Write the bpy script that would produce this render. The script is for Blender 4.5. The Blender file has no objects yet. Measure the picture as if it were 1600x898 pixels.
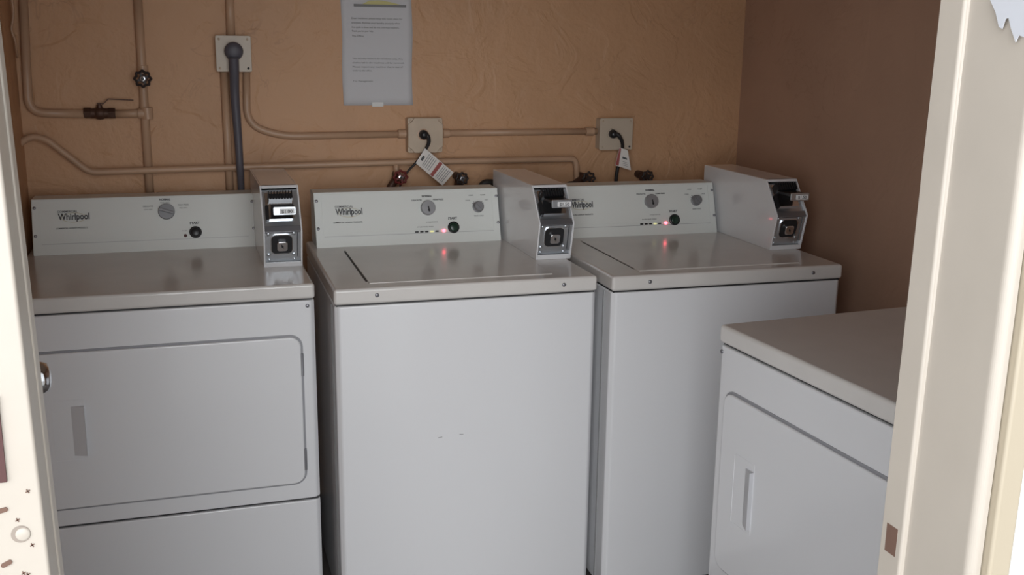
import bpy, bmesh, math, random
from mathutils import Vector, Matrix
random.seed(7)
S = bpy.context.scene
COL = S.collection
PI = math.pi

# ------------------------------------------------------------------ camera, world, light, exposure
CAM = Vector((-0.2947, -2.4458, 1.4915))
YAW, PIT, ROLL, F = -0.2955, -0.2289, 0.0130, 1613.7
fw = Vector((-math.sin(YAW)*math.cos(PIT), math.cos(YAW)*math.cos(PIT), math.sin(PIT)))
rt0 = Vector((math.cos(YAW), math.sin(YAW), 0)); up0 = rt0.cross(fw)
rt = rt0*math.cos(ROLL) + up0*math.sin(ROLL); up = -rt0*math.sin(ROLL) + up0*math.cos(ROLL)
cd = bpy.data.cameras.new('camera'); cam = bpy.data.objects.new('camera', cd); COL.objects.link(cam)
M = Matrix(((rt.x, up.x, -fw.x, CAM.x), (rt.y, up.y, -fw.y, CAM.y), (rt.z, up.z, -fw.z, CAM.z), (0, 0, 0, 1)))
cam.matrix_world = M
cd.sensor_width = 36; cd.lens = F*36/1600; cd.clip_start = 0.02
S.camera = cam

S.view_settings.view_transform = 'Standard'; S.view_settings.look = 'None'
S.view_settings.exposure = 0.0; S.view_settings.gamma = 1.0
S.view_settings.use_curve_mapping = False

w = bpy.data.worlds.new('world'); S.world = w; w.use_nodes = True
wn = w.node_tree; bg = wn.nodes['Background']
# overcast outdoors: even cool sky, brightest low down in the open direction opposite the doorway
geo = wn.nodes.new('ShaderNodeTexCoord'); mp = wn.nodes.new('ShaderNodeMapping'); mp.vector_type = 'POINT'
mp.inputs['Scale'].default_value = (1, 1, 1.7)
nz = wn.nodes.new('ShaderNodeVectorMath'); nz.operation = 'NORMALIZE'
dt = wn.nodes.new('ShaderNodeVectorMath'); dt.operation = 'DOT_PRODUCT'; dt.inputs[1].default_value = Vector((-.55, -1, .12)).normalized()
mr = wn.nodes.new('ShaderNodeMapRange'); mr.interpolation_type = 'SMOOTHSTEP'
mr.inputs['From Min'].default_value = .42; mr.inputs['From Max'].default_value = .97
mr.inputs['To Min'].default_value = 0.95; mr.inputs['To Max'].default_value = 5.0
wn.links.new(geo.outputs['Generated'], mp.inputs['Vector']); wn.links.new(mp.outputs['Vector'], nz.inputs[0])
wn.links.new(nz.outputs['Vector'], dt.inputs[0]); wn.links.new(dt.outputs['Value'], mr.inputs['Value'])
wn.links.new(mr.outputs['Result'], bg.inputs['Strength'])
bg.inputs['Color'].default_value = (0.93, 0.965, 1.0, 1)
sd = bpy.data.lights.new('daylight', 'SUN'); sd.energy = 0.55; sd.angle = math.radians(38); sd.color = (1.0, 0.98, 0.96)
sun = bpy.data.objects.new('daylight', sd); COL.objects.link(sun)
sun.rotation_euler = Vector((0.20, 1.0, -0.30)).to_track_quat('-Z', 'Y').to_euler()
sun.location = (-1, -6, 4)
pd = bpy.data.lights.new('door_portal', 'AREA'); pd.shape = 'RECTANGLE'; pd.size = 0.88; pd.size_y = 2.05
pd.cycles.is_portal = True
portal = bpy.data.objects.new('door_portal', pd); COL.objects.link(portal)
portal.location = (0.01, -1.60, 1.03); portal.rotation_euler = (PI/2, 0, 0)

# ------------------------------------------------------------------ materials
def rgb(h):
    v = [int(h[i:i+2], 16)/255 for i in (0, 2, 4)]
    return tuple([(c/12.92 if c <= .04045 else ((c+.055)/1.055)**2.4) for c in v] + [1])
def mat(name, col, rough=.5, metal=0, bump=0, bscale=60, coat=0, var=0, vscale=4, emit=None, es=0):
    m = bpy.data.materials.new(name); m.use_nodes = True
    nt = m.node_tree; b = nt.nodes['Principled BSDF']
    c = col if len(col) == 4 else tuple(col)+(1,)
    b.inputs['Base Color'].default_value = c
    b.inputs['Roughness'].default_value = rough; b.inputs['Metallic'].default_value = metal
    if coat: b.inputs['Coat Weight'].default_value = coat; b.inputs['Coat Roughness'].default_value = .06
    tc = nt.nodes.new('ShaderNodeTexCoord')
    if bump:
        n = nt.nodes.new('ShaderNodeTexNoise'); n.inputs['Scale'].default_value = bscale; n.inputs['Detail'].default_value = 4
        bp = nt.nodes.new('ShaderNodeBump'); bp.inputs['Strength'].default_value = bump; bp.inputs['Distance'].default_value = .002
        nt.links.new(tc.outputs['Object'], n.inputs['Vector']); nt.links.new(n.outputs['Fac'], bp.inputs['Height'])
        nt.links.new(bp.outputs['Normal'], b.inputs['Normal'])
    if var:
        n = nt.nodes.new('ShaderNodeTexNoise'); n.inputs['Scale'].default_value = vscale; n.inputs['Detail'].default_value = 5
        r = nt.nodes.new('ShaderNodeMapRange'); r.inputs['From Min'].default_value = .3; r.inputs['From Max'].default_value = .7
        r.inputs['To Min'].default_value = 1-var; r.inputs['To Max'].default_value = 1+var*.3
        mx = nt.nodes.new('ShaderNodeVectorMath'); mx.operation = 'SCALE'; mx.inputs[0].default_value = c[:3]
        nt.links.new(tc.outputs['Object'], n.inputs['Vector']); nt.links.new(n.outputs['Fac'], r.inputs['Value'])
        nt.links.new(r.outputs['Result'], mx.inputs['Scale']); nt.links.new(mx.outputs['Vector'], b.inputs['Base Color'])
    if emit:
        b.inputs['Emission Color'].default_value = emit; b.inputs['Emission Strength'].default_value = es
    return m

def wall_material(name, col, dark, strength=.5):
    """rolled, often repainted stucco: soft lumps, a few dirty scratches and worn patches"""
    m = mat(name, col, .55)
    nt = m.node_tree; b = nt.nodes['Principled BSDF']; L = nt.links.new
    tc = nt.nodes.new('ShaderNodeTexCoord')
    def noise(scale, det, dist=0, off=0):
        n = nt.nodes.new('ShaderNodeTexNoise'); n.inputs['Scale'].default_value = scale
        n.inputs['Detail'].default_value = det; n.inputs['Distortion'].default_value = dist
        mp = nt.nodes.new('ShaderNodeMapping'); mp.inputs['Location'].default_value = (off, off*.7, off*.3)
        L(tc.outputs['Object'], mp.inputs['Vector']); L(mp.outputs['Vector'], n.inputs['Vector'])
        return n.outputs['Fac']
    def ramp(src, a, b_):
        r = nt.nodes.new('ShaderNodeMapRange'); r.inputs['From Min'].default_value = a; r.inputs['From Max'].default_value = b_
        L(src, r.inputs['Value']); return r.outputs['Result']
    def math_(op, a, b_=None):
        n = nt.nodes.new('ShaderNodeMath'); n.operation = op
        for i, s in enumerate((a, b_)):
            if s is None: continue
            if isinstance(s, float): n.inputs[i].default_value = s
            else: L(s, n.inputs[i])
        return n.outputs[0]
    ridge = math_('ABSOLUTE', math_('SUBTRACT', noise(7, 3, 1.2, 3), .5))
    line = ramp(ridge, .012, .002)                      # thin wandering cracks
    mask = ramp(noise(3.1, 2, 0, 9), .56, .64)
    crack = math_('MULTIPLY', line, mask)
    patch = ramp(noise(2.2, 6, .3, 20), .42, .72)
    mix = nt.nodes.new('ShaderNodeMix'); mix.data_type = 'RGBA'
    mix.inputs['A'].default_value = col; mix.inputs['B'].default_value = tuple(c*.86 for c in col[:3])+(1,)
    L(patch, mix.inputs['Factor'])
    mix2 = nt.nodes.new('ShaderNodeMix'); mix2.data_type = 'RGBA'
    L(math_('MULTIPLY', crack, .16), mix2.inputs['Factor']); L(mix.outputs['Result'], mix2.inputs['A'])
    mix2.inputs['B'].default_value = dark
    L(mix2.outputs['Result'], b.inputs['Base Color'])
    h = math_('ADD', math_('MULTIPLY', noise(14, 5, .4), .7), math_('MULTIPLY', noise(55, 3), .25))
    h = math_('ADD', h, math_('MULTIPLY', ramp(noise(5, 4, 1.5, 31), .49, .57), .26))
    bp = nt.nodes.new('ShaderNodeBump'); bp.inputs['Strength'].default_value = strength; bp.inputs['Distance'].default_value = .012
    L(h, bp.inputs['Height']); L(bp.outputs['Normal'], b.inputs['Normal'])
    return m

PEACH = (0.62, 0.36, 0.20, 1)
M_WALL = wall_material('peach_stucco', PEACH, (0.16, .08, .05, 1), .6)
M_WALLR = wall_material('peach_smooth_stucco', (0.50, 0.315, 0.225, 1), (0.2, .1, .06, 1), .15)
M_PIPE = mat('painted_pipe', (0.56, .36, .235), .4, bump=.4, bscale=30, var=.12, vscale=8)
M_BOX = mat('painted_box', (0.60, .48, .36), .4, bump=.3, bscale=40, var=.1, vscale=20)
M_BOX2 = mat('beige_cover', (0.56, .47, .37), .4, var=.06)
M_ENAMEL = mat('white_enamel', (0.77, .77, .785), .26, bump=.035, bscale=260, coat=.6)
M_TOP = mat('enamel_top_reflection_tint', (0.69, .66, .63), .20, bump=.03, bscale=260, coat=.2, var=.07, vscale=6)  # cabinet enamel, base colour warmed and darkened to stand in for reflected brown wall
M_CONSOLE = mat('console_metal', (0.74, .76, .73), .38)
M_FLOOR = mat('concrete_floor', (0.16, .14, .13), .7, bump=.5, bscale=20, var=.3)
M_CEIL = mat('ceiling_paint', (0.55, .45, .36), .8, bump=.3)
M_JAMB = mat('cream_gloss_paint', (0.50, .445, .382), .42, bump=.35, bscale=26, coat=.1, var=.05, vscale=7)
M_EXT = mat('white_exterior', (0.88, .88, .88), .6, bump=.4, bscale=40)
M_CASING = mat('yellow_cream_paint', (0.44, .375, .28), .4, bump=.3, bscale=25)
M_DARK = mat('black_gap', (0.02, .02, .022), .6)
M_BLACK = mat('black_plastic', (0.018, .018, .02), .35)
M_BROWN = mat('raw_wood_dark', (0.16, .09, .065), .8, bump=.5)
M_RUST = mat('rusty_red_steel', (0.085, .03, .028), .6)
M_CHROME = mat('chrome', (0.85, .87, .9), .14, metal=1)
M_STEEL = mat('brushed_steel', (0.66, .70, .74), .33, metal=.95, bump=.05, bscale=200)
M_SCREW = mat('screw_steel', (0.30, .30, .32), .4, metal=.8)
M_KNOB = mat('grey_knob', (0.24, .24, .25), .45, metal=.4)
M_KNOB2 = mat('grey_knob_face', (0.33, .33, .34), .4, metal=.4)
M_GREEN = mat('dark_green_button', (0.012, .035, .022), .3)
M_PRINT = mat('dark_print', (0.08, .08, .085), .6)
M_PRINTG = mat('grey_print', (0.22, .22, .22), .6)
M_GOLD = mat('gold_print', (0.50, .40, .16), .5)
M_GREYCORD = mat('grey_cord', (0.10, .095, .115), .5)
M_REDV = mat('red_handwheel', (0.16, .022, .02), .45)
M_BLKV = mat('black_handwheel', (0.03, .02, .018), .5)
M_BRASS = mat('dark_brass', (0.09, .045, .03), .5, metal=.4)
M_PAPER = mat('paper', (0.66, .66, .68), .8)
M_TAPE = mat('clear_tape', (0.74, .74, .72), .35)
M_TAG = mat('tag_white', (0.72, .68, .64), .5)
M_TAGRED = mat('tag_red', (0.30, .04, .03), .5)
M_LEDRED = mat('led_red', (0.8, .1, .1), .4, emit=(1, .10, .14, 1), es=6)
M_LEDYEL = mat('led_yellow', (0.8, .7, .2), .4, emit=(.9, .9, .5, 1), es=.5)
M_RECESS = mat('handle_recess', (0.60, .60, .62), .45)
M_CARD = mat('price_card', (0.8, .8, .8), .5)
M_STAIN = mat('grey_smudge', (0.35, .30, .29), .5)
M_HOSE = mat('hose_black', (0.02, .018, .018), .55)
M_WPAINT = mat('white_paint_patch', (0.62, .63, .67), .3)

# ------------------------------------------------------------------ helpers
def obj(name, bm, m, parent=None, bevel=0, seg=2, smooth=False, loc=None):
    me = bpy.data.meshes.new(name)
    bmesh.ops.recalc_face_normals(bm, faces=bm.faces)
    bm.to_mesh(me); bm.free()
    for mm in (m if isinstance(m, (list, tuple)) else [m]): me.materials.append(mm)
    o = bpy.data.objects.new(name, me); COL.objects.link(o)
    if parent: o.parent = parent
    if loc: o.location = loc
    if smooth:
        for p in me.polygons: p.use_smooth = True
    if bevel:
        b = o.modifiers.new('bevel', 'BEVEL'); b.width = bevel; b.segments = seg; b.limit_method = 'ANGLE'; b.angle_limit = .6
        b.harden_normals = True
        for p in me.polygons: p.use_smooth = True
    return o
def thing(name, label, cat, loc=(0, 0, 0), rz=0, group=None, kind=None):
    o = bpy.data.objects.new(name, None); COL.objects.link(o)
    o.location = loc; o.rotation_euler = (0, 0, rz); o.empty_display_size = .1
    tag(o, label, cat, group, kind); return o
def tag(o, label=None, cat=None, group=None, kind=None):
    if label: o['label'] = label
    if cat: o['category'] = cat
    if group: o['group'] = group
    if kind: o['kind'] = kind
    return o
def box(bm, x0, x1, y0, y1, z0, z1, mtx=None, mi=0):
    vs = [bm.verts.new((x, y, z)) for x in (x0, x1) for y in (y0, y1) for z in (z0, z1)]
    if mtx:
        for v in vs: v.co = mtx @ v.co
    for f in ((0, 1, 3, 2), (4, 6, 7, 5), (0, 4, 5, 1), (2, 3, 7, 6), (0, 2, 6, 4), (1, 5, 7, 3)):
        fc = bm.faces.new([vs[i] for i in f]); fc.material_index = mi
    return vs
def bx(*a, **k):
    bm = bmesh.new(); box(bm, *a, **k); return bm
def prism(bm, pts, a, b, axis='z', mtx=None, mi=0):
    """closed outline pts (2D) extruded from a to b. axis z: (x,y); axis x: (y,z); axis y: (x,z)"""
    def P(p, h):
        v = Vector((p[0], p[1], h)) if axis == 'z' else Vector((h, p[0], p[1])) if axis == 'x' else Vector((p[0], h, p[1]))
        return mtx @ v if mtx else v
    A = [bm.verts.new(P(p, a)) for p in pts]; B = [bm.verts.new(P(p, b)) for p in pts]
    n = len(pts)
    fs = [bm.faces.new(A), bm.faces.new(B)] + [bm.faces.new((A[i], A[(i+1) % n], B[(i+1) % n], B[i])) for i in range(n)]
    for f in fs: f.material_index = mi
def rrect(cx, cy, w_, h_, r, n=6):
    out = []
    for sx, sy, a0 in ((1, 1, 0), (-1, 1, PI/2), (-1, -1, PI), (1, -1, 1.5*PI)):
        for k in range(n+1):
            a = a0+k*PI/2/n
            out.append((cx+sx*(w_/2-r)+r*math.cos(a), cy+sy*(h_/2-r)+r*math.sin(a)))
    return out
def ring(bm, outer, inner, a, b, axis='z', mtx=None):
    """frame between two outlines of equal vertex count"""
    def P(p, h):
        v = Vector((p[0], p[1], h)) if axis == 'z' else Vector((h, p[0], p[1])) if axis == 'x' else Vector((p[0], h, p[1]))
        return mtx @ v if mtx else v
    R = [[bm.verts.new(P(p, h)) for p in pts] for pts, h in ((outer, a), (outer, b), (inner, b), (inner, a))]
    n = len(outer)
    for k in range(4):
        A, B = R[k], R[(k+1) % 4]
        for i in range(n): bm.faces.new((A[i], A[(i+1) % n], B[(i+1) % n], B[i]))
def cyl(bm, c, d, r, h, n=24, r2=None, mi=0):
    """cylinder/cone from c along d for h"""
    d = Vector(d).normalized(); c = Vector(c); r2 = r if r2 is None else r2
    a = d.orthogonal().normalized(); b = d.cross(a)
    A = [bm.verts.new(c+(a*math.cos(t)+b*math.sin(t))*r) for t in [2*PI*i/n for i in range(n)]]
    B = [bm.verts.new(c+d*h+(a*math.cos(t)+b*math.sin(t))*r2) for t in [2*PI*i/n for i in range(n)]]
    for f in [bm.faces.new(A), bm.faces.new(B)] + [bm.faces.new((A[i], A[(i+1) % n], B[(i+1) % n], B[i])) for i in range(n)]:
        f.material_index = mi
def lathe(bm, prof, c, d, n=28):
    """prof: list of (radius, distance along d)"""
    d = Vector(d).normalized(); c = Vector(c); a = d.orthogonal().normalized(); b = d.cross(a)
    rings = []
    for r, h in prof:
        if r < 1e-6: rings.append([bm.verts.new(c+d*h)])
        else: rings.append([bm.verts.new(c+d*h+(a*math.cos(2*PI*i/n)+b*math.sin(2*PI*i/n))*r) for i in range(n)])
    for A, B in zip(rings, rings[1:]):
        for i in range(n):
            j = (i+1) % n
            if len(A) == 1 and len(B) == 1: continue
            if len(A) == 1: bm.faces.new((A[0], B[i], B[j]))
            elif len(B) == 1: bm.faces.new((A[i], A[j], B[0]))
            else: bm.faces.new((A[i], A[j], B[j], B[i]))
    for R in (rings[0], rings[-1]):
        if len(R) > 2: bm.faces.new(R)
def smooth_path(pts, rad=.04, n=7):
    """round the corners of a polyline"""
    pts = [Vector(p) for p in pts]; out = [pts[0]]
    for i in range(1, len(pts)-1):
        p, a, b = pts[i], pts[i-1], pts[i+1]
        r = min(rad, (a-p).length*.49, (b-p).length*.49)
        s = p+(a-p).normalized()*r; e = p+(b-p).normalized()*r
        for k in range(n+1):
            t = k/n; out.append(s*(1-t)**2+p*2*t*(1-t)+e*t*t)
    out.append(pts[-1]); return out
def tube(bm, pts, r, n=14, radii=None):
    pts = [Vector(p) for p in pts]; prev = None; R = []
    for i, p in enumerate(pts):
        t = (pts[min(i+1, len(pts)-1)]-pts[max(i-1, 0)]).normalized()
        if prev is None: a = t.orthogonal().normalized()
        else: a = (prev-t*prev.dot(t)).normalized()
        prev = a; b = t.cross(a); rr = radii[i] if radii else r
        R.append([bm.verts.new(p+(a*math.cos(2*PI*k/n)+b*math.sin(2*PI*k/n))*rr) for k in range(n)])
    for A, B in zip(R, R[1:]):
        for k in range(n): bm.faces.new((A[k], A[(k+1) % n], B[(k+1) % n], B[k]))
    bm.faces.new(R[0]); bm.faces.new(R[-1])
def text(name, s, m, parent, mtx, size, align='CENTER', bold=0, depth=.0002, shear=0, sx=1.0):
    c = bpy.data.curves.new(name, 'FONT'); c.body = s; c.size = size; c.align_x = align; c.align_y = 'BOTTOM_BASELINE'
    c.offset = bold; c.extrude = depth; c.resolution_u = 3; c.shear = shear
    t = bpy.data.objects.new(name, c); COL.objects.link(t)
    bpy.context.view_layer.update()
    me = bpy.data.meshes.new_from_object(t.evaluated_get(bpy.context.evaluated_depsgraph_get()))
    bpy.data.objects.remove(t); bpy.data.curves.remove(c)
    me.name = name; me.materials.clear(); me.materials.append(m)
    me.transform(mtx @ Matrix.Diagonal((sx, 1, 1, 1)))
    o = bpy.data.objects.new(name, me); COL.objects.link(o)
    if parent: o.parent = parent
    return o

# pixel -> point on a plane y = Y (or x = X) of the real room, used to read off positions on the walls
def at(px, py, Y=None, X=None):
    d = fw + rt*((px-800)/F) - up*((py-449)/F)
    k = (Y-CAM.y)/d.y if Y is not None else (X-CAM.x)/d.x
    return CAM+d*k

# ------------------------------------------------------------------ room shell
WY = 0.87; XL = -0.782; XR = 1.548; YF = -1.50; YO = -1.66; HC = 2.45
OL, OR_, OH = -0.445, 0.475, 2.07          # rough opening in the front wall
def struct(name, bm, m, label=None): return tag(obj(name, bm, m), kind='structure')
struct('floor', bx(XL-.1, XR+.1, YO, WY+.1, -.1, 0), M_FLOOR)
struct('ceiling', bx(XL-.1, XR+.1, YO, WY+.1, HC, HC+.1), M_CEIL)
struct('wall_back', bx(XL-.1, XR+.1, WY, WY+.1, 0, HC), M_WALL)
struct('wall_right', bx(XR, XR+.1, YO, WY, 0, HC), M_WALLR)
struct('wall_left', bx(XL-.1, XL, YO, WY, 0, HC), M_WALL)
bm = bmesh.new()
box(bm, XL, OL, YO+.02, YF, 0, HC); box(bm, OR_, XR, YO+.02, YF, 0, HC); box(bm, OL, OR_, YO+.02, YF, OH, HC)
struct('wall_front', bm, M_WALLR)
bm = bmesh.new()
box(bm, -3.0, OL-.08, YO, YO+.02, -.1, 2.9); box(bm, OR_+.0135, 3.2, YO, YO+.02, -.1, 2.9); box(bm, OL-.08, OR_+.0135, YO, YO+.02, OH+.06, 2.9)
struct('wall_outside', bm, M_EXT)
struct('ground_outside', bx(-3, 3.2, -6, YO, -.12, -.02), mat('outdoor_concrete', (0.36, .35, .33), .8, bump=.4, var=.15))

# ------------------------------------------------------------------ door frame and leaf
door = thing('door_1', None, None, (0, 0, 0), kind='structure')
bm = bmesh.new()
prof = [(-.50, -1.578), (-.50, -1.652)]
for k in range(7):
    a = PI/2*k/6; prof.append((-.4175+.0025*math.sin(a), -1.652+.0025-.0025*math.cos(a)))
prof += [(-.4172, -1.601)]
for k in range(5):
    a = PI/2*k/4; prof.append((-.4182+.0022*math.sin(a), -1.598-.0025*math.cos(a)))
prof += [(-.4165, -1.580), (-.4180, -1.578)]
prism(bm, prof, 0, 2.05); jl = obj('jamb', bm, M_JAMB, door)
for v in jl.data.vertices: v.co.x -= (v.co.z-1.08)*.018+.006     # the old frame leans a little
jl2 = obj('rabbet', bx(-.50, -.448, -1.5785, -1.498, 0, 2.06), M_JAMB, door, bevel=.003)
# right jamb: stop, rabbet and rounded outer corner drawn as one profile
bm = bmesh.new()
prof = [(.476, -1.516), (.4410, -1.516), (.4395, -1.518), (.4395, -1.5500)]
for k in range(7):
    a = PI/2*k/6; prof.append((.4430-.0035*math.cos(a), -1.5500-.0042*math.sin(a)))
prof.append((.4450, -1.5550))
for k in range(9):
    a = PI/2*k/8; prof.append((.4450+.010*(1-math.cos(a)), -1.643-.010*math.sin(a)))
prof += [(.4585, -1.653), (.4585, -1.640), (.476, -1.640)]
prism(bm, prof, 0, 2.05)
jr = obj('jamb', bm, M_JAMB, door)
for v in jr.data.vertices: v.co.x += (v.co.z-1.0)*.010
bm = bmesh.new()
box(bm, .4602, .4885, -1.663, -1.640, 0, 2.12)
for v in bm.verts: v.co.x += (v.co.z-1.0)*.010
obj('casing', bm, M_CASING, door, bevel=.004)
obj('head_jamb', bx(-.431, .452, -1.652, -1.498, 2.035, 2.07), M_JAMB, door, bevel=.004)
# strike mortise in the right rabbet face
p = at(1393, 843, X=.4395)
obj('strike_hole', bx(.4388, .4400, p.y-.0095, p.y+.0095, p.z-.017, p.z+.017), M_BROWN, door)
# remnants of old locks on the left jamb
def jf(px, py, Y=-1.652): return at(px, py, Y=Y)
bm = bmesh.new(); a = jf(3, 618); b = jf(3, 752)
box(bm, -.4505, jf(5, 690).x, -1.6545, -1.651, b.z, a.z)
obj('bolt_slot', bm, M_RUST, door)
bm = bmesh.new()
for px, py in ((43.5, 767), (27.5, 812), (50.5, 851), (37, 895), (44, 897)):
    c = jf(px, py)
    for s in (-1, 1):
        box(bm, -.0017, .0017, -.0006, .0006, -.0004, .0004, Matrix.Translation(c) @ Matrix.Rotation(s*PI/4+.3, 4, 'Y'))
obj('screw_mark', bm, M_BROWN, door)
bm = bmesh.new()
for px, py, sl in ((3, 797, .2), (10.5, 880, .45)):
    c = jf(px, py)
    prism(bm, rrect(0, 0, .0085, .0036, .0017), -.001, .0006, 'y', Matrix.Translation(c) @ Matrix.Rotation(-sl, 4, 'Y'))
obj('keyed_slot', bm, M_BROWN, door)
c = jf(36, 834); bm = bmesh.new(); lathe(bm, [(.0054, 0), (.0052, .0008), (.004, .0014), (0, .0016)], c, (0, -1, 0)); obj('hole_plug', bm, M_JAMB, door, smooth=True)
bm = bmesh.new(); c = jf(32.5, 834); lathe(bm, [(.0068, 0), (.0068, .0007)], c, (0, -1, 0)); obj('old_bore_shade', bm, mat('bore_shadow', (.30, .25, .21), .7), door)  # dark disc behind the plug: bore rim with its crescent shadow painted in
# hinge behind the left jamb and the leaf swung into the room
ang = math.atan2(.90, -.188); H0 = Vector((-.445, -1.52, 0))
LM = Matrix.Translation(H0) @ Matrix.Rotation(ang, 4, 'Z')
bm = bmesh.new(); box(bm, .01, .87, .0, .04, .012, 2.02, LM)
lf = obj('door_leaf', bm, M_JAMB, door, bevel=.003)
bm = bmesh.new(); kp = LM @ Vector((.81, 0, .965)); kd = (LM.to_3x3() @ Vector((0, -1, 0)))
lathe(bm, [(.030, 0), (.030, .006), (.013, .010), (.012, .028), (.020, .036), (.0255, .046), (.0265, .056), (.023, .066), (.012, .0705), (0, .071)], kp, kd)
obj('door_knob', bm, M_CHROME, lf, smooth=True)

# white paint smear high on the right reveal
bm = bmesh.new()
pts = [(1546, -3), (1556, 20), (1561, 42), (1566, 45), (1571, 30), (1576, 28), (1580, 45), (1587, 66), (1592, 55), (1600, 58), (1606, 40), (1606, -3)]
P3 = [at(px, py, X=.4449) for px, py in pts]
P3 = [Vector((.4446, max(q_.y, -1.642), q_.z)) for q_ in P3]
A = [bm.verts.new(v) for v in P3]; B = [bm.verts.new(v+Vector((.0008, 0, 0))) for v in P3]
bm.faces.new(A); bm.faces.new(B)
for i in range(len(A)): bm.faces.new((A[i], A[(i+1) % len(A)], B[(i+1) % len(A)], B[i]))
obj('paint_smear', bm, M_WPAINT, door)

# ------------------------------------------------------------------ the machines
H = 0.914; T = 0.040
CYB, CYT, CZT = .5399, .5923, 1.0692
SL = Vector((0, CYT-CYB, CZT-H)); SLn = SL.normalized()
NRM = Vector((0, -SLn.z, SLn.y))            # outward normal of the console face
def cm(x, s, lift=0.0):
    """matrix of a console-face frame: X right, Y up the slope, Z outward"""
    o = Vector((x, CYB, H))+SL*s+NRM*lift
    return Matrix(((1, SLn.x, NRM.x, o.x), (0, SLn.y, NRM.y, o.y), (0, SLn.z, NRM.z, o.z), (0, 0, 0, 1)))
FR = Matrix(((1, 0, 0, 0), (0, 0, -1, 0), (0, 1, 0, 0), (0, 0, 0, 1)))   # text plane facing -y
def screw(parent, c, d, r=.0045, m=None, name='screw'):
    bm = bmesh.new(); lathe(bm, [(r, -.001), (r, .0012), (r*.7, .0024), (0, .0027)], c, d, 12)
    return obj(name, bm, m or M_SCREW, parent, smooth=True)

def logo(con, x, s, wid, sub0, sub1, ssub):
    lg = text('logo', 'Whirlpool', M_PRINT, con, cm(x, s, .0019), .0262, 'LEFT', bold=.0007, sx=1.0)
    bb = max(v.co.x for v in lg.data.vertices)-x
    k = wid/bb
    for v in lg.data.vertices: v.co.x = x+(v.co.x-x)*k
    bm = bmesh.new()                                  # golden swoosh circling the name
    mt = cm(x+wid*.50, s+.035, .0017)
    pts = []
    for i in range(41):
        a = 2*PI*i/40*.93+.35
        pts.append(mt @ Vector((math.cos(a)*wid*.40, math.sin(a)*.0135, 0)))
    tube(bm, pts, .0004, 6)
    obj('swoosh', bm, M_GOLD, lg)
    text('small_caption', 'COMMERCIAL', M_PRINT, lg, cm(x-.002, s+.128, .0018), .0085, 'LEFT', bold=.0001)
    text('tagline', 'COMMERCIAL LAUNDRY PRODUCTS', M_PRINT, lg, cm(sub0, ssub, .0018), .0062, 'LEFT', bold=.00005, sx=(sub1-sub0)/.114)
    return lg

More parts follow.
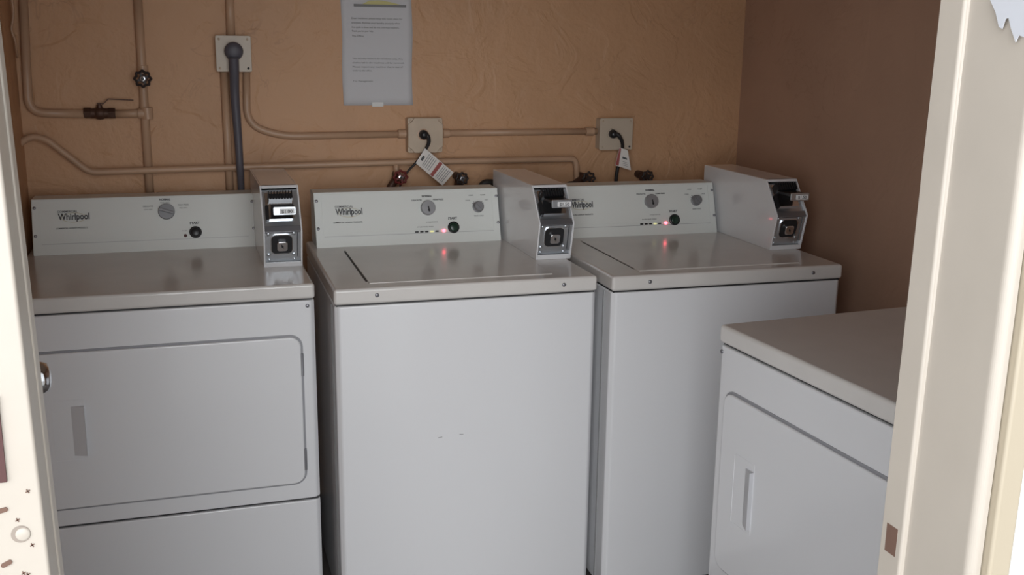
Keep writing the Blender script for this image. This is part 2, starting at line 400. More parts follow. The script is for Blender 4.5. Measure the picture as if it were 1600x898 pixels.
def make_console(root, wd, kind):
    x0 = .0196; x1 = wd-.1042
    bm = bmesh.new()
    prism(bm, [(CYB, H-.001), (CYT, CZT), (.674, CZT), (.674, H-.001)], x0, x1, 'x')
    con = obj('console', bm, M_CONSOLE, root, bevel=.0025)
    # fascia sheet with a shallow fold line near the bottom
    bm = bmesh.new()
    ring(bm, [(x0+.022, .25), (x1-.020, .25), (x1-.020, .955), (x0+.022, .955)], [(x0+.0228, .257), (x1-.0208, .257), (x1-.0208, .948), (x0+.0228, .948)], -.0001, .0012, 'z',
         Matrix(((1, 0, 0, 0), (0, SL.y, NRM.y, CYB), (0, SL.z, NRM.z, H), (0, 0, 0, 1))))
    obj('fascia_edge', bm, M_CONSOLE, con)
    bm = bmesh.new(); box(bm, x0+.024, x1-.022, .012, .0128, 0, .0008, cm(0, .12, 0)); obj('fold_line', bm, M_KNOB2, con)
    for xx in (x0+.008, x1-.006):
        for s in (.845, .345): screw(con, cm(xx, s) @ Vector((0, 0, 0)), NRM, .0045)
    if kind == 'washer':
        kx, ks, kr = .356, .655, .022
        kn = bmesh.new(); lathe(kn, [(kr, 0), (kr, .012), (kr*.93, .0145), (0, .0148)], cm(kx, ks) @ Vector((0, 0, 0)), NRM)
        k = obj('cycle_knob', kn, M_KNOB2, con, smooth=False)
        bm = bmesh.new(); box(bm, -.0018, .0018, -.013, .004, .0146, .0160, cm(kx, ks) @ Matrix.Rotation(.15, 4, 'Z')); lathe(bm, [(.0035, .0146), (.0035, .016)], cm(kx, ks) @ Vector((.001, -.008, 0)), NRM, 10)
        obj('pointer', bm, M_BLACK, k)
        kn = bmesh.new(); kx2 = .513; lathe(kn, [(.0175, 0), (.0172, .004), (.0150, .005), (.0145, .016), (.013, .018), (0, .0182)], cm(kx2, .648) @ Vector((0, 0, 0)), NRM)
        k2 = obj('temperature_knob', kn, M_KNOB, con)
        bm = bmesh.new(); box(bm, -.0025, .0025, -.0135, .0135, .018, .0215, cm(kx2, .648) @ Matrix.Rotation(.6, 4, 'Z')); obj('grip', bm, M_KNOB, k2, bevel=.0006)
        stx, sts = .431, .282
        text('knob_label', 'NORMAL', M_PRINT, con, cm(kx, .862, .0014), .0075, bold=.0003)
        text('knob_label', 'DELICATES', M_PRINT, con, cm(kx-.032, .795, .0014), .0062, bold=.0001)
        text('knob_label', 'PERM PRESS', M_PRINT, con, cm(kx+.034, .795, .0014), .0062, bold=.0001)
        for dx_, s_, t_ in ((-.020, .86, 'COLD'), (.017, .86, 'WARM'), (-.031, .765, 'COOL'), (.028, .765, 'HOT'), (0, .47, 'RINSE COLD')):
            text('knob_label', t_, M_PRINT, con, cm(kx2+dx_, s_, .0014), .0052)
        for dx_, an in ((-.016, .9), (-.019, 1.3), (.016, -.9), (.019, -1.3)):
            bm = bmesh.new(); box(bm, -.0005, .0005, .0172, .0225, 0, .0012, cm(kx2, .648) @ Matrix.Rotation(an*.75, 4, 'Z')); obj('dial_tick', bm, M_PRINT, con)
        text('status_label', 'IN USE  RINSE  WASH', M_PRINTG, con, cm(.345, .30, .0014), .0052)
        text('status_label', 'CYCLE STATUS', M_PRINTG, con, cm(.366, .385, .0014), .0052)
        for i, xx in enumerate((.318, .333, .348, .364, .3795)):
            bm = bmesh.new(); prism(bm, rrect(0, 0, .0105, .0042, .0012, 2), 0, .0018, 'z', cm(xx, .222))
            obj('indicator_light', bm, M_LEDYEL if i == 3 else M_BLACK, con)
        bm = bmesh.new(); lathe(bm, [(.0048, 0), (.0046, .0028), (0, .0042)], cm(.401, .228) @ Vector((0, 0, 0)), NRM, 16)
        obj('door_light', bm, M_LEDRED, con, smooth=True)
        lx, ls, lw = .081, .585, .078; sb = (.072, .166, .43)
    else:
        kx, ks, kr = .382, .705, .0235
        kn = bmesh.new(); lathe(kn, [(kr, 0), (kr, .009), (kr*.95, .011), (0, .0112)], cm(kx, ks) @ Vector((0, 0, 0)), NRM)
        k = obj('cycle_knob', kn, M_KNOB, con)
        bm = bmesh.new(); box(bm, -.004, .004, -.0215, .0215, .0105, .0190, cm(kx, ks) @ Matrix.Rotation(1.25, 4, 'Z')); obj('grip', bm, M_KNOB, k, bevel=.0015)
        stx, sts = .460, .310
        text('knob_label', 'NORMAL', M_PRINT, con, cm(kx-.003, .915, .0014), .0075, bold=.0003)
        text('knob_label', 'HIGH HEAT', M_PRINTG, con, cm(kx-.003, .865, .0014), .0050)
        text('knob_label', 'DELICATES', M_PRINT, con, cm(kx-.050, .80, .0014), .0058)
        text('knob_label', 'LOW HEAT', M_PRINTG, con, cm(kx-.050, .745, .0014), .0048)
        text('knob_label', 'PERM PRESS', M_PRINT, con, cm(kx+.048, .81, .0014), .0058)
        text('knob_label', 'MED HEAT', M_PRINTG, con, cm(kx+.048, .755, .0014), .0048)
        bm = bmesh.new(); lathe(bm, [(.0050, 0), (.0046, .002), (0, .003)], cm(.431, .255) @ Vector((0, 0, 0)), NRM, 14); obj('indicator_light', bm, M_RUST, con)
        text('status_label', 'IN USE', M_PRINTG, con, cm(.429, .335, .0014), .0045)
        lx, ls, lw = .089, .62, .083; sb = (.082, .175, .455)
    bm = bmesh.new(); lathe(bm, [(.0178, 0), (.0175, .006), (.0150, .0075), (.0145, .006)], cm(stx, sts) @ Vector((0, 0, 0)), NRM)
    sr = obj('start_button', bm, M_BLACK, con)
    bm = bmesh.new(); lathe(bm, [(.0138, .004), (.0134, .0085), (.010, .0100), (0, .0105)], cm(stx, sts) @ Vector((0, 0, 0)), NRM); obj('button_cap', bm, M_GREEN if kind == 'washer' else M_BLACK, sr, smooth=True)
    text('start_label', 'START', M_PRINT, con, cm(stx-.001, sts+.150, .0014), .0095, bold=.0003)
    logo(con, lx, ls, lw, *sb)
    return con

def make_coin_box(root, wd, price, zt, dy, dx):
    """coin meter: tall box, open faced, with a coin slide above and a key lock vault below"""
    x0 = wd-.683+.588+dx; x1 = wd-.683+.691+dx
    yb, ym, yt, yr = .2308+dy, .204+dy, .2787+dy, .674+dy
    zm = H+.106
    out = [(yb, H), (ym, zm), (yt, zt), (yr, zt), (yr, H)]
    bm = bmesh.new(); th = .0045
    def quadplate(pts, a, b): prism(bm, pts, a, b, 'x')
    quadplate(out, x0, x0+th); quadplate(out, x1-th, x1)                       # side sheets
    box(bm, x0+th, x1-th, yt, yr, zt-th, zt)                                   # top
    box(bm, x0+th, x1-th, yr-th, yr, H, zt-th)                                 # back
    # small front frame: header along the top and a sill along the bottom
    d = Vector((0, yt-ym, zt-zm)).normalized()
    prism(bm, [(yt, zt), (yt-d.y*.009, zt-d.z*.009), (yt-d.y*.009+.010, zt-d.z*.009), (yt+.010, zt)], x0+th, x1-th, 'x')
    prism(bm, [(yb, H), (yb-.0042, H+.014), (yb+.012, H+.014), (yb+.012, H)], x0+th, x1-th, 'x')
    cb = obj('coin_box', bm, M_ENAMEL, root, bevel=.0012)
    # upper bay: steel mounting plate facing out along the slope
    un = Vector((0, -d.z, d.y)); mid = Vector((0, ym, zm))
    def um(x, s, lift=0):
        o = mid+d*s+un*lift; o = Vector((x, o.y, o.z))
        return Matrix(((1, 0, 0, o.x), (0, d.y, un.y, o.y), (0, d.z, un.z, o.z), (0, 0, 0, 1)))
    ul = (Vector((0, yt, zt))-mid).length
    xc = (x0+x1)/2
    bm = bmesh.new(); box(bm, x0+th, x1-th, .018, ul-.010, -.012, -.009, um(0, 0)); up_ = obj('meter_plate', bm, M_STEEL, cb)
    bm = bmesh.new(); prism(bm, rrect(xc-.003, ul*.56, .074, ul*.60, .006), -.009, -.002, 'z', um(0, 0)); obj('slide_housing', bm, M_CHROME, cb, bevel=.001)
    # comb of eight coin slots in front of the housing
    bm = bmesh.new()
    box(bm, xc-.030, xc+.032, -.006, .010, -.002, .012, um(0, ul*.70))
    for i in range(9):
        xx = xc-.030+i*.0076
        box(bm, xx-.0012, xx+.0012, -.006, .017, .012, .0165, um(0, ul*.70))
        box(bm, xx-.0012, xx+.0012, .010, .017, -.002, .012, um(0, ul*.70))
    obj('slot_comb', bm, M_BLACK, cb)
    # push slide reaching out of the box, horizontal
    zs = zm+.062
    ys = ym+.034
    bm = bmesh.new()
    box(bm, xc-.026, xc+.033, ys-.055, ys+.03, zs-.003, zs+.004)
    sl = obj('coin_slide', bm, M_BLACK, cb, bevel=.0005)
    bm = bmesh.new(); prism(bm, rrect(xc+.004, zs-.004, .058, .022, .003, 3), ys-.060, ys-.055, 'y')
    obj('slide_front', bm, M_STEEL, cb, bevel=.0006)
    bm = bmesh.new(); prism(bm, rrect(xc+.010, zs-.005, .038, .0135, .001, 2), ys-.0612, ys-.0600, 'y')
    cd_ = obj('price_card', bm, M_CARD, cb)
    text('price', price, M_PRINT, cd_, Matrix.Translation((xc+.010, ys-.0614, zs-.0095)) @ FR, .0125, bold=.0002)
    # black return slot at the left
    bm = bmesh.new(); prism(bm, rrect(x0+.0145, ul*.40, .009, .044, .0042), -.009, .003, 'z', um(0, 0)); obj('return_slot', bm, M_BLACK, cb, bevel=.0008)
    # dark steel ledge between the two bays
    bm = bmesh.new(); box(bm, x0+th, x1-th, -.002, .016, -.010, -.003, um(0, 0)); obj('middle_bar', bm, M_SCREW, cb, bevel=.001)
    # lower bay
    v = Vector((0, ym-yb, zm-H)); L_ = v.length; v.normalize(); vn = Vector((0, -v.z, v.y))
    def lm(x, s, lift=0):
        o = Vector((x, yb, H))+v*s+vn*lift
        return Matrix(((1, 0, 0, o.x), (0, v.y, vn.y, o.y), (0, v.z, vn.z, o.z), (0, 0, 0, 1)))
    bm = bmesh.new(); box(bm, x0+th, x1-th-.009, .026, L_-.002, -.010, -.0065, lm(0, 0)); vp = obj('vault_plate', bm, M_STEEL, cb, bevel=.0006)
    bm = bmesh.new(); box(bm, x1-th-.008, x1-th, .026, L_-.002, -.0065, -.0035, lm(0, 0)); box(bm, x0+th, x1-th, .013, .025, -.013, -.0105, lm(0, 0)); obj('plate_rim', bm, M_STEEL, cb)
    cx = xc-.003; cs = .026+(L_-.028)*.50
    bm = bmesh.new(); prism(bm, rrect(0, 0, .056, .056, .014), -.0065, -.0045, 'z', lm(cx, cs)); lk = obj('lock_surround', bm, M_BLACK, cb, bevel=.0008)
    bm = bmesh.new(); ring(bm, rrect(0, 0, .059, .059, .015), rrect(0, 0, .055, .055, .013), -.0066, -.0028, 'z', lm(cx, cs)); obj('lock_rim', bm, M_CHROME, lk)
    bm = bmesh.new(); prism(bm, rrect(0, 0, .028, .028, .007), -.0045, .005, 'z', lm(cx+.001, cs-.003)); ky = obj('lock_cylinder', bm, M_CHROME, cb, bevel=.002, seg=3)
    bm = bmesh.new(); box(bm, -.0012, .0012, -.006, .006, .0048, .0056, lm(cx+.001, cs-.003) @ Matrix.Rotation(.4, 4, 'Z')); lathe(bm, [(.003, .0048), (.003, .0056)], lm(cx+.001, cs-.003) @ Vector((0, 0, 0)), vn, 10); obj('keyhole', bm, M_BLACK, cb)
    for xx in (x0+.0135, x1-.0225):
        for s in (.036, L_-.012):
            screw(cb, lm(xx, s, -.0065) @ Vector((0, 0, 0)), vn, .0052, M_STEEL, 'bolt')
        screw(cb, lm(xx+.002, .0185, -.0105) @ Vector((0, 0, 0)), vn, .0042, M_STEEL, 'bolt')
    return cb

def make_washer(label, loc, rz, price, gap):
    root = thing('washing_machine', label, 'washing machine', loc, rz, 'white top-loading washers in the middle of the row')
    wd = .683; dp = .66
    bm = bmesh.new()
    pts = [(.012, .0015), (.030, 0), (wd-.030, 0), (wd-.012, .0015), (wd-.0015, .012), (wd-.0015, dp), (.0015, dp), (.0015, .012)]
    prism(bm, pts, .025, H-T-.0035)
    body = obj('cabinet', bm, M_ENAMEL, root, bevel=.004)
    bm = bmesh.new(); box(bm, .006, wd-.006, .008, dp-.01, H-T-.005, H-T+.002); obj('top_gap', bm, M_DARK, root)
    bm = bmesh.new(); box(bm, -.001, .0016, .060, .0625, .03, H-T-.01); obj('side_seam', bm, M_PRINTG, body)
    bm = bmesh.new(); box(bm, 0, wd, 0, dp, H-T, H); obj('top_panel', bm, M_TOP, root, bevel=.008, seg=4)
    # lid: plate set in the top; black strip at left paints the gap's shade
    bm = bmesh.new(); box(bm, .094, .575, .048, .500, H-.001, H+.0022); lid = obj('lid', bm, M_TOP, root, bevel=.0015)
    bm = bmesh.new(); prism(bm, rrect(.0915, .275, gap, .40, gap*.36, 3), H-.0004, H+.0008); obj('lid_gap_shade', bm, M_DARK, lid)
    for xx in (.105, .590): screw(root, (xx, 0, H-.0185), (0, -1, 0), .0052, M_SCREW)
    for xx in (.05, wd-.05):
        for yy in (.05, dp-.05):
            bm = bmesh.new(); cyl(bm, (xx, yy, 0), (0, 0, 1), .02, .012, 16); cyl(bm, (xx, yy, .012), (0, 0, 1), .007, .014, 10); obj('leveling_foot', bm, M_BLACK, root)
    make_console(root, wd, 'washer')
    make_coin_box(root, wd, price, 1.1168, 0, 0)
    return root, body

def make_dryer(label, loc, rz, price, group):
    root = thing('clothes_dryer', label, 'clothes dryer', loc, rz, group)
    wd = .737; dp = .66
    bm = bmesh.new()
    def sect(z0, z1):
        prism(bm, [(.012, .0015), (.030, 0), (wd-.030, 0), (wd-.012, .0015), (wd-.001, .012), (wd-.001, dp), (.001, dp), (.001, .012)], z0, z1)
    sect(.322, H-T-.0035)
    body = obj('cabinet', bm, M_ENAMEL, root, bevel=.004)
    bm = bmesh.new(); box(bm, .006, wd-.006, .010, dp-.01, H-T-.005, H-T+.002); obj('top_gap', bm, M_DARK, root)
    bm = bmesh.new(); sect(.025, .3165); obj('toe_panel', bm, M_ENAMEL, root, bevel=.004)
    bm = bmesh.new(); box(bm, .006, wd-.006, .008, dp-.01, .316, .3225); obj('toe_gap', bm, M_DARK, root)
    bm = bmesh.new(); box(bm, 0, wd, 0, dp, H-T, H); obj('top_panel', bm, M_TOP, root, bevel=.008, seg=4)
    # door: embossed rounded panel framed by a rolled groove
    x0, x1, z0, z1 = .044, .697, .371, .777
    cx, cz, w_, h_ = (x0+x1)/2, (z0+z1)/2, x1-x0, z1-z0
    bm = bmesh.new(); ring(bm, rrect(cx, cz, w_+.010, h_+.010, .033), rrect(cx, cz, w_-.004, h_-.004, .027), -.0016, .002, 'y'); obj('door_groove', bm, mat('groove_grey', (.30, .30, .32), .4), body, bevel=.0006)
    bm = bmesh.new(); prism(bm, rrect(cx, cz, w_-.001, h_-.001, .028), -.0085, .001, 'y')
    dr = obj('door', bm, M_ENAMEL, root, bevel=.004, seg=3)
    # inset pull near the left edge of the door
    hx, hz = .137, .578
    bm = bmesh.new(); ring(bm, rrect(hx, hz, .074, .158, .003, 2), rrect(hx, hz, .070, .154, .002, 2), -.0094, -.0080, 'y'); hp = obj('pull_frame', bm, M_ENAMEL, dr)
    bm = bmesh.new(); y0_ = -.0086
    # ramped recess cover: a shallow scoop standing at the surface
    vs = [bm.verts.new(v) for v in ((hx+.006, y0_, .512), (hx+.036, y0_-.0105, .512), (hx+.036, y0_-.0105, .640), (hx+.006, y0_, .640), (hx+.036, y0_, .512), (hx+.036, y0_, .640))]
    for f in ((0, 1, 2, 3), (1, 4, 5, 2), (0, 4, 1), (3, 2, 5), (0, 3, 5, 4)): bm.faces.new([vs[i] for i in f])
    obj('pull_handle', bm, M_RECESS, dr)
    for zz in (.700, .437):
        bm = bmesh.new(); cyl(bm, (x1+.0015, -.004, zz-.030), (0, 0, 1), .0042, .060, 12); box(bm, x1-.004, x1+.006, -.003, .001, zz-.024, zz+.024); obj('hinge', bm, M_SCREW, dr)
    for xx in (.014, wd-.020): screw(root, (xx, .0008, H-.058), (0, -1, 0), .0050, M_SCREW)
    for xx in (.05, wd-.05):
        for yy in (.05, dp-.05):
            bm = bmesh.new(); cyl(bm, (xx, yy, 0), (0, 0, 1), .02, .012, 16); cyl(bm, (xx, yy, .012), (0, 0, 1), .007, .014, 10); obj('leveling_foot', bm, M_BLACK, root)
    con = make_console(root, wd, 'dryer')
    # filler strip between console and coin box
    bm = bmesh.new(); box(bm, wd-.1030, wd-.097, .555, .674, H-.001, CZT-.003); obj('filler_strip', bm, M_CONSOLE, root)
    make_coin_box(root, wd, price, 1.134, -.0077, -.013)
    return root

Z1 = 0.0
w1, w1b = make_washer('white top-loading washer in the middle, under the taped notice, beside the left dryer', (0, 0, 0), 0, '$1.50', .0055)
bm = bmesh.new()
for x_, z_, a_ in ((.262, .510, -.1), (.318, .513, .1)):
    bm = bmesh.new(); prism(bm, rrect(0, 0, .011, .0016, .0007, 2), -.0006, .0008, 'y', Matrix.Translation((x_, 0, z_)) @ Matrix.Rotation(a_, 4, 'Y'))
    obj('scuff_mark', bm, M_PRINTG, w1)
w2, w2b = make_washer('white top-loading washer standing in the corner by the right wall', (.7098, -.0368, .004), -.0049, '$1.50', .0022)
d1 = make_dryer('white dryer at the far left beside the door frame, its door closed', (-.7672, .132, -.0), .0148, '$1.00', 'white front-opening dryers')
d2 = make_dryer('white dryer against the right wall, turned sideways behind the door frame', (.7642, -.5126, 0), -PI/2+.0774, '$1.00', 'white front-opening dryers')
for o in (w1, w2): o['group'] = 'white top-loading washers'
d1.scale = (1, 1, .985)
# ------------------------------------------------------------------ things on the back wall
def wp(px, py, off=0.0): return at(px, py, Y=WY-off)
def pipe(name, label, pix, r, cat='pipe', rad=.03, m=None, off=None):
    """painted pipe running along the wall through pixel-measured wall points"""
    off = r+.002 if off is None else off
    pts = smooth_path([wp(x, y, off) for x, y in pix], rad)
    bm = bmesh.new(); tube(bm, pts, r, 16)
    o = obj(name, bm, m or M_PIPE, None, smooth=True)
    tag(o, label, cat); return o
def coupling(parent, px, py, d, r, l):
    bm = bmesh.new(); c = wp(px, py, r+.001); cyl(bm, c-Vector(d)*l/2, d, r, l, 18); return obj('coupling', bm, M_PIPE, parent, bevel=.001)
X_, Z_ = Vector((1, 0, 0)), Vector((0, 0, 1))
pA = pipe('water_pipe', 'painted pipe down the left corner, bending right into the lever valve', [(35, -25), (45, 176), (133, 178)], .0125, rad=.045)
pB = pipe('water_pipe', 'short painted pipe between the lever valve and the upright pipe', [(180, 178), (229, 177)], .0120)
pC = pipe('water_pipe', 'upright painted pipe with the small black handwheel, second from the left', [(214, -20), (223, 125), (236, 330)], .0125)
coupling(pC, 230, 177, (-.02, 0, 1), .0165, .035)
coupling(pB, 222, 177, (1, 0, 0), .0155, .022)
coupling(pC, 223, 108, (-.02, 0, 1), .0155, .022)
pD = pipe('water_pipe', 'long thin painted pipe sloping down at left then crossing low behind the machines', [(17, 236), (36, 220), (50, 213), (72, 217), (140, 269), (440, 259), (640, 253), (900, 248), (902, 300)], .0100, rad=.022, off=.036)
pE = pipe('water_pipe', 'short painted drop pipe from the long low pipe to the red handwheel', [(618, 253), (621, 278)], .0095, off=.034)
pipe('electrical_conduit', 'painted conduit entering the top of the grey-plug outlet box', [(358, -22), (361, 60)], .0125, 'conduit')
pipe('electrical_conduit', 'painted conduit dropping from the left of the big outlet box', [(350, 108), (361, 330)], .0120, 'conduit')
pF = pipe('electrical_conduit', 'painted conduit sweeping down from the big outlet box to the middle outlet', [(385, 108), (386, 195), (440, 213), (640, 209)], .0110, 'conduit', rad=.10)
coupling(pF, 628, 209, (1, 0, 0), .0140, .026)
pG = pipe('electrical_conduit', 'straight painted conduit between the middle outlet and the right outlet', [(683, 208), (935, 205)], .0105, 'conduit')
coupling(pG, 697, 208, (1, 0, 0), .0135, .022); coupling(pG, 921, 205, (1, 0, 0), .0145, .030)

def outlet(name, label, a, b, m, ears, dpt=.045):
    p, q_ = wp(*a), wp(*b)
    c = Vector(((p.x+q_.x)/2, WY, (p.z+q_.z)/2)); w_, h_ = q_.x-p.x, p.z-q_.z
    root = thing(name, label, 'electrical outlet', c)
    bm = bmesh.new(); prism(bm, rrect(0, 0, w_, h_, .006, 3), -dpt+.004, 0, 'y'); obj('back_box', bm, m, root, bevel=.002)
    if ears:
        k = .020
        bm = bmesh.new(); W_, H_ = w_/2, h_/2
        pts = [(-W_+k, -H_), (W_-k, -H_), (W_-k*.6, -H_+k*.6), (W_, -H_+k), (W_, H_-k), (W_-k*.6, H_-k*.6), (W_-k, H_), (-W_+k, H_), (-W_+k*.6, H_-k*.6), (-W_, H_-k), (-W_, -H_+k), (-W_+k*.6, -H_+k*.6)]
        prism(bm, pts, -dpt-.004, -dpt+.004, 'y'); obj('cover_plate', bm, m, root, bevel=.0015)
    else:
        bm = bmesh.new(); prism(bm, rrect(0, 0, w_+.003, h_+.003, .005, 3), -dpt, -dpt+.004, 'y'); obj('cover_plate', bm, m, root, bevel=.0012)
    for sx in (-1, 1):
        for sz in (-1, 1): screw(root, (sx*(w_/2-.009), -dpt+.0035 if ears else -dpt, sz*(h_/2-.009)), (0, -1, 0), .0036, M_BOX if ears or sx < 0 or sz > 0 else M_BLACK)
    return root, c
o1, c1 = outlet('outlet_box', 'large square beige outlet box holding the grey plug, highest on the wall', (336, 56), (392, 111), M_BOX2, False)
o2, c2 = outlet('outlet_box', 'painted outlet box with clipped corners and black plug, below the notice', (633, 183), (687, 236), M_BOX, True)
o3, c3 = outlet('outlet_box', 'plain beige outlet box with black plug, nearest the right wall', (931, 184), (979, 231), M_BOX2, False)
for o_, px, py in ((o2, 661, 210), (o3, 957, 209)):
    c = wp(px, py, .049)-Vector(o_.location); bm = bmesh.new(); lathe(bm, [(.0185, 0), (.0185, .0025), (.0150, .003), (.0145, 0)], c+Vector((0, .001, 0)), (0, -1, 0)); obj('receptacle', bm, M_PIPE if o_ is o2 else M_BOX2, o_)

# grey plug and thick cord hanging down
def cord(name, label, pix, offs, r, m, cat='power cord', radii=None, plug=None):
    pts = [wp(px, py, o) for (px, py), o in zip(pix, offs)]
    # catmull-rom through the points
    out = []; P = [pts[0]]+pts+[pts[-1]]
    for i in range(1, len(P)-2):
        for k in range(8):
            t = k/8; a, b, c_, d = P[i-1], P[i], P[i+1], P[i+2]
            out.append(.5*((2*b)+(c_-a)*t+(2*a-5*b+4*c_-d)*t*t+(3*b-a-3*c_+d)*t**3))
    out.append(pts[-1])
    if radii:
        n = len(out); rr = [radii[min(int(i/8), len(radii)-1)]*(1-(i % 8)/8)+radii[min(int(i/8)+1, len(radii)-1)]*(i % 8)/8 for i in range(n)]
    else: rr = None
    bm = bmesh.new(); tube(bm, out, r, 14, rr)
    return tag(obj(name, bm, m, smooth=True), label, cat)
pc = cord('dryer_power_cord', 'thick grey power cord hanging from the highest outlet box', [(365, 90), (366, 112), (367, 150), (372, 215), (375, 262), (377, 300), (378, 340)], (.084, .076, .060, .060, .0635, .042, .034), .011, M_GREYCORD, radii=[.0150, .0145, .0135, .0120, .0110, .0100, .0095])
bm = bmesh.new(); c = wp(365, 80, .0505); lathe(bm, [(.026, 0), (.027, .008), (.027, .022), (.023, .030), (.012, .034), (0, .035)], c, (0, -1, 0)); obj('plug', bm, M_GREYCORD, pc, smooth=True)
k2 = cord('washer_power_cord', 'thin black power cord from the middle outlet, running down behind the red handwheel', [(662, 210), (668, 212), (670, 222), (664, 235), (650, 254), (634, 272), (622, 300), (618, 330)], (.056, .075, .072, .065, .06, .055, .05, .05), .0042, M_HOSE, radii=[.0075, .0070, .0060, .0045, .0036, .0034, .0034, .0034])
bm = bmesh.new(); lathe(bm, [(.0135, 0), (.0150, .006), (.0140, .022), (.008, .028), (0, .029)], wp(661, 210, .048), (0, -1, 0)); obj('plug', bm, M_BLACK, k2, smooth=True)
k3 = cord('washer_power_cord', 'thin black power cord from the right outlet, dropping straight behind the washer', [(957, 209), (966, 211), (972, 222), (972, 236), (967, 256), (963, 275), (961, 310)], (.056, .075, .070, .062, .055, .05, .05), .0045, M_HOSE, radii=[.0080, .0075, .0060, .0050, .0055, .0062, .0062])
bm = bmesh.new(); lathe(bm, [(.0125, 0), (.0140, .006), (.0130, .020), (.007, .026), (0, .027)], wp(956, 209, .048), (0, -1, 0)); obj('plug', bm, M_BLACK, k3, smooth=True)

def warn_tag(label, quad, off0, off1, stripe, lines, hole):
    """quad: top-left, top-right, bottom-right, bottom-left of the card in the wall picture"""
    P = [wp(*q_, off0 if i in (0, 3) else off1) for i, q_ in enumerate(quad)]
    ex = (P[1]-P[0]); ey = (P[3]-P[0]); n = ex.cross(ey).normalized()
    if n.y > 0: n = -n
    def pt(u, v, l=0): return P[0]*(1-u)*(1-v)+P[1]*u*(1-v)+P[2]*u*v+P[3]*(1-u)*v+n*l
    def slab(bm, u0, u1, v0, v1, l0, l1):
        q8 = [bm.verts.new(pt(u, v, l)) for l in (l0, l1) for u, v in ((u0, v0), (u1, v0), (u1, v1), (u0, v1))]
        bm.faces.new(q8[:4]); bm.faces.new(q8[4:])
        for i in range(4): bm.faces.new((q8[i], q8[(i+1) % 4], q8[4+(i+1) % 4], q8[4+i]))
    bm = bmesh.new(); slab(bm, 0, 1, 0, 1, 0, .0006); o = tag(obj('warning_tag', bm, M_TAG), label, 'tag')
    bm = bmesh.new(); slab(bm, *stripe, .0006, .0009); obj('red_stripe', bm, M_TAGRED, o)
    bm = bmesh.new()
    for a in lines: slab(bm, *a, .0006, .0008)
    obj('printed_lines', bm, M_PRINTG, o)
    bm = bmesh.new(); slab(bm, *hole, .0006, .0009); obj('printed_symbol', bm, M_BLACK, o)
    return o
ls = [(u, u+.018, .10, .86) for u in (.18, .23, .29, .35, .41)]+[(u, u+.018, .08, .88) for u in (.68, .73, .79, .85, .90)]
warn_tag('white warning tag with a red stripe, tilted on the middle power cord', [(664, 231.5), (709, 269.5), (691.5, 290), (649.4, 254.8)], .075, .082, (.52, .62, .03, .97), ls, (.06, .13, .38, .66))
warn_tag('small folded white warning tag with a red edge on the right cord', [(968, 230), (981, 235), (986, 266), (961, 258)], .066, .078, (0.02, .22, .03, .97), [(.45, .9, .66, .68), (.45, .85, .75, .77), (.45, .85, .84, .86)], (.42, .80, .42, .52))

# handwheels on hose bibs
def bib(label, px, py, m, r=.021, nut=True, body=True, bm_mat=None, off=.085, tilt=0, pdir=(-.35, 0, -.9)):
    c = wp(px, py, off); root = thing('hose_bib', label, 'water valve', Vector((c.x, WY, c.z)))
    d = Vector((0, -1, 0))
    y = c.y-WY
    bm = bmesh.new(); n = 48; R = []
    for i in range(n):
        a = 2*PI*i/n; rr = r*(1+.09*math.cos(8*a)); e = Vector((math.cos(a), 0, math.sin(a)))
        R.append([bm.verts.new(Vector((0, y, 0))+e*(rr-.0042)+e*.0042*math.cos(t)+d*.0042*math.sin(t)) for t in [2*PI*k/8 for k in range(8)]])
    for i in range(n):
        for k in range(8): bm.faces.new((R[i][k], R[(i+1) % n][k], R[(i+1) % n][(k+1) % 8], R[i][(k+1) % 8]))
    for k in range(4):
        a = PI/2*k+.4; e = Vector((math.cos(a), 0, math.sin(a))); t = Vector((-e.z, 0, e.x))
        box(bm, 0, r-.003, -.002, .002, -.0035, .0035, Matrix(((e.x, 0, t.x, 0), (0, 1, 0, y), (e.z, 0, t.z, 0), (0, 0, 0, 1))))
    lathe(bm, [(.0085, -.004), (.0085, .004)], (0, y, 0), d, 16)
    hw = obj('handwheel', bm, m, root, smooth=False)
    if nut:
        bm = bmesh.new(); lathe(bm, [(.0072, .003), (.0070, .0060), (.0045, .0065), (.0042, .0040)], (0, y, 0), d, 20); obj('washer_ring', bm, M_CHROME if nut == 1 else M_SCREW, root)
        bm = bmesh.new(); cyl(bm, (0, y-.0030, 0), d, .0034, .0045, 8); obj('nut', bm, M_BLACK, root)
    bm = bmesh.new(); cyl(bm, (0, y, 0), (0, 1, 0), .005, -y-.022, 12)
    cyl(bm, (0, -.030, 0), (0, 1, 0), .013, .030, 18); cyl(bm, (0, -.045, 0), (0, 1, 0), .011, .018, 6); obj('stem', bm, M_BRASS, root)
    if body:
        pd_ = Vector(pdir).normalized()
        bm = bmesh.new(); tube(bm, smooth_path([Vector((0, -.035, 0)), Vector((0, -.050, 0))+pd_*.02, Vector((0, -.055, 0))+pd_*.05, Vector((0, -.055, 0))+pd_*.05+Vector((-.005, 0, -.10))], .02), .0125, 14)
        cyl(bm, Vector((0, -.055, 0))+pd_*.052+Vector((0, 0, -.018)), (0, 0, -1), .0165, .024, 10)
        obj('spout', bm, M_BRASS, root, smooth=False)
    return root
bib('red handwheel water valve with a bright centre washer, under the tag', 626, 277, M_REDV, .0235, 1, pdir=(-.45, 0, -.55))
bib('dark round handwheel valve just right of the white warning tag', 722, 279, M_BLKV, .0210, 2, pdir=(-.2, 0, -.8))
bib('black handwheel valve left of the right power cord, behind the right washer', 920, 279, M_BLKV, .0235, 0, pdir=(-.85, 0, -.45))
bib('black handwheel valve furthest right, right of the right power cord', 1012, 276, M_BLKV, .0220, 0, pdir=(.1, 0, -.8))
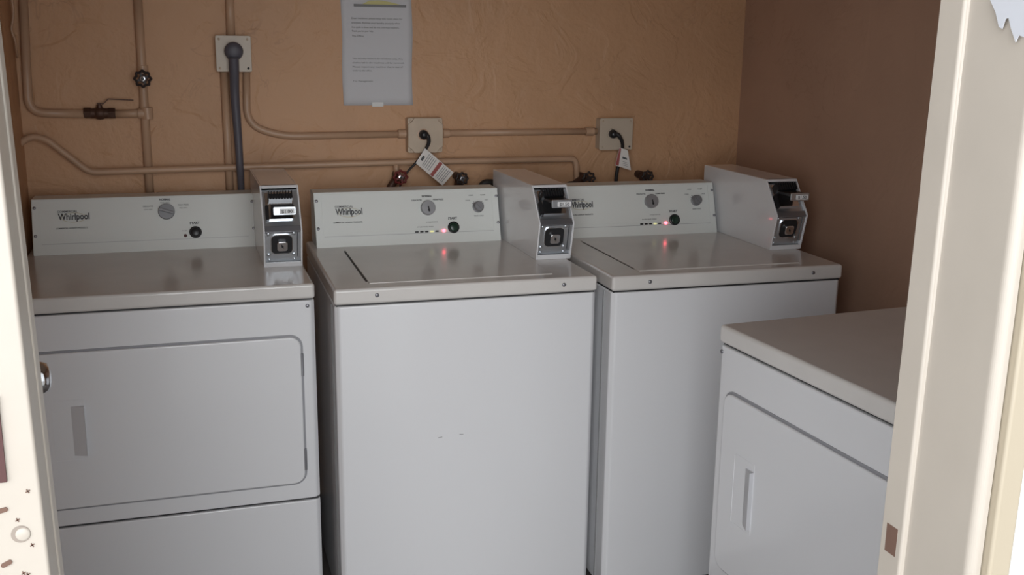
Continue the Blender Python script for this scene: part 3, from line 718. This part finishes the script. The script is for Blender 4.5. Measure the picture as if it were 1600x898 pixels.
bib('small black handwheel with a white ring on the upright pipe', 223, 123, M_BLKV, .0250, 1, body=False, off=.055)
# black hose elbow peeping up beside the middle coin box
def hose(label, pix, offs, r):
    return cord('washer_hose', label, pix, offs, r, M_HOSE, 'hose')
hose('black hose elbow showing between the dark handwheel and the middle coin box', [(742, 320), (752, 291), (764, 285), (782, 292), (790, 325)], (.10,)*5, .0110)
hose('black hose end low behind the right washer, left of its handwheel', [(880, 320), (886, 292), (893, 287), (903, 291), (908, 325)], (.10,)*5, .0085)

# lever ball valve
c = wp(156, 177, .016); lv = thing('ball_valve', 'dark brass ball valve with a slim lever handle, at upper left', 'water valve', Vector((c.x, WY, c.z)))
y = c.y-WY
bm = bmesh.new(); xl = wp(132, 177).x-c.x; xr = wp(181, 177).x-c.x
cyl(bm, (xl, y, .001), (1, 0, 0), .0165, .020, 6); cyl(bm, (xr-.020, y, 0), (1, 0, 0), .0165, .020, 6); cyl(bm, (xl+.018, y, 0), (1, 0, 0), .0150, xr-xl-.036, 16)
lathe(bm, [(.012, -.018), (.0175, -.009), (.0185, 0), (.0175, .009), (.012, .018)], (0, y, 0), (1, 0, 0), 18)
obj('valve_body', bm, M_BRASS, lv, bevel=.001)
bm = bmesh.new(); cyl(bm, (0, y, .012), (0, 0, 1), .008, .012, 10); cyl(bm, (0, y, .024), (0, 0, 1), .0045, .006, 8); obj('stem', bm, M_BRASS, lv)
bm = bmesh.new()
P = [Vector((-.006, y, .028)), Vector((.012, y, .028)), Vector((.026, y, .042)), Vector((.096, y, .038))]
for a, b in zip(P, P[1:]):
    e = (b-a); L0 = e.length; e.normalize(); n_ = Vector((-e.z, 0, e.x))
    box(bm, 0, L0, -.006, .006, -.0013, .0013, Matrix(((e.x, 0, n_.x, a.x), (0, 1, 0, a.y), (e.z, 0, n_.z, a.z), (0, 0, 0, 1))))
obj('lever', bm, M_BRASS, lv)

# thin cable looped on the left wall corner
bm = bmesh.new(); tube(bm, smooth_path([at(14, -30, Y=.80), at(22, 20, Y=.80), at(17, 48, Y=.80), at(24, 62, Y=.80), at(27, 90, Y=.82)], .06), .0035, 10)
tag(obj('thin_cable', bm, M_PIPE, smooth=True), 'thin pale cable dangling at the top left corner beside the door frame', 'cable')

# notice
tl, trr, br_, bl_ = wp(535, -8, .003), wp(646, -8, .003), wp(642, 166, .003), wp(534, 163, .003)
tlz = tl.z+.0
PW, PH = (trr.x-tl.x+br_.x-bl_.x)/2, .2794
root = thing('paper_notice', 'white printed paper notice taped to the wall above the middle washer', 'notice', Vector(((tl.x+trr.x+bl_.x+br_.x)/4, WY, (bl_.z+br_.z)/2)))
zt_ = (tl.z+trr.z)/2-(bl_.z+br_.z)/2+.004
bm = bmesh.new()
n = 12; g = []
for j in range(n+1):
    row = []
    for i in range(n+1):
        u, v = i/n, j/n
        ed = .0016*math.sin(v*9+2) if i in (0, n) else 0
        row.append(bm.verts.new(((u-.5)*PW+ed, -.0022-.0018*math.sin(u*PI*1.3+.4)*math.sin(v*5+1), v*zt_)))
    g.append(row)
for j in range(n):
    for i in range(n): bm.faces.new((g[j][i], g[j][i+1], g[j+1][i+1], g[j+1][i]))
sh = obj('sheet', bm, M_PAPER, root, smooth=True); so = sh.modifiers.new('thick', 'SOLIDIFY'); so.thickness = .0003
pxm = PW/108.0                    # metres per photo pixel on the sheet
def zpx(py): return (165-py)*pxm*1.02
L1 = ['Dear residents, please keep this room clean for', 'everyone. Remove your laundry promptly when', 'the cycle is done and do not overload washers.', 'Thank you for your help.', 'The Office']
L2 = ['This laundry room is for residents only. Any', 'clothes left in the machines will be removed.', 'Please report any machine that is out of', 'order to the office.', 'The Management']
rows = [(38.5, L1[0], .078), (45, L1[1], .074), (51.5, L1[2], .073), (57, L1[3], .033), (64, L1[4], .018), (97, L2[0], .078), (103, L2[1], .080), (109, L2[2], .078), (114.5, L2[3], .030), (130, L2[4], .031)]
for py, s_, wd_ in rows:
    t_ = text('printed_line', s_, M_PRINTG, sh, Matrix.Translation((-PW/2+15*pxm, -.0054, zpx(py))) @ FR, .0072, 'LEFT', depth=.0001)
    mx = max(v.co.x for v in t_.data.vertices); x_0 = -PW/2+15*pxm
    k = (wd_*1000*pxm)/(mx-x_0)
    for v in t_.data.vertices: v.co.x = x_0+(v.co.x-x_0)*k
bm = bmesh.new(); box(bm, -PW/2+19*pxm, -PW/2+99*pxm, -.0058, -.0052, zpx(20.5), zpx(17)); obj('header_rule', bm, M_PRINTG, sh)
bm = bmesh.new(); prism(bm, [(-PW/2+32*pxm, zpx(17)), (-PW/2+42*pxm, zpx(12)), (-PW/2+58*pxm, zpx(11)), (-PW/2+74*pxm, zpx(13)), (-PW/2+92*pxm, zpx(17))], -.0058, -.0052, 'y'); obj('header_emblem', bm, mat('yellow_print', (.62, .58, .25), .6), sh)
bm = bmesh.new(); box(bm, -.020, .016, -.0052, -.0046, -.004, .010); obj('tape', bm, M_TAPE, root)
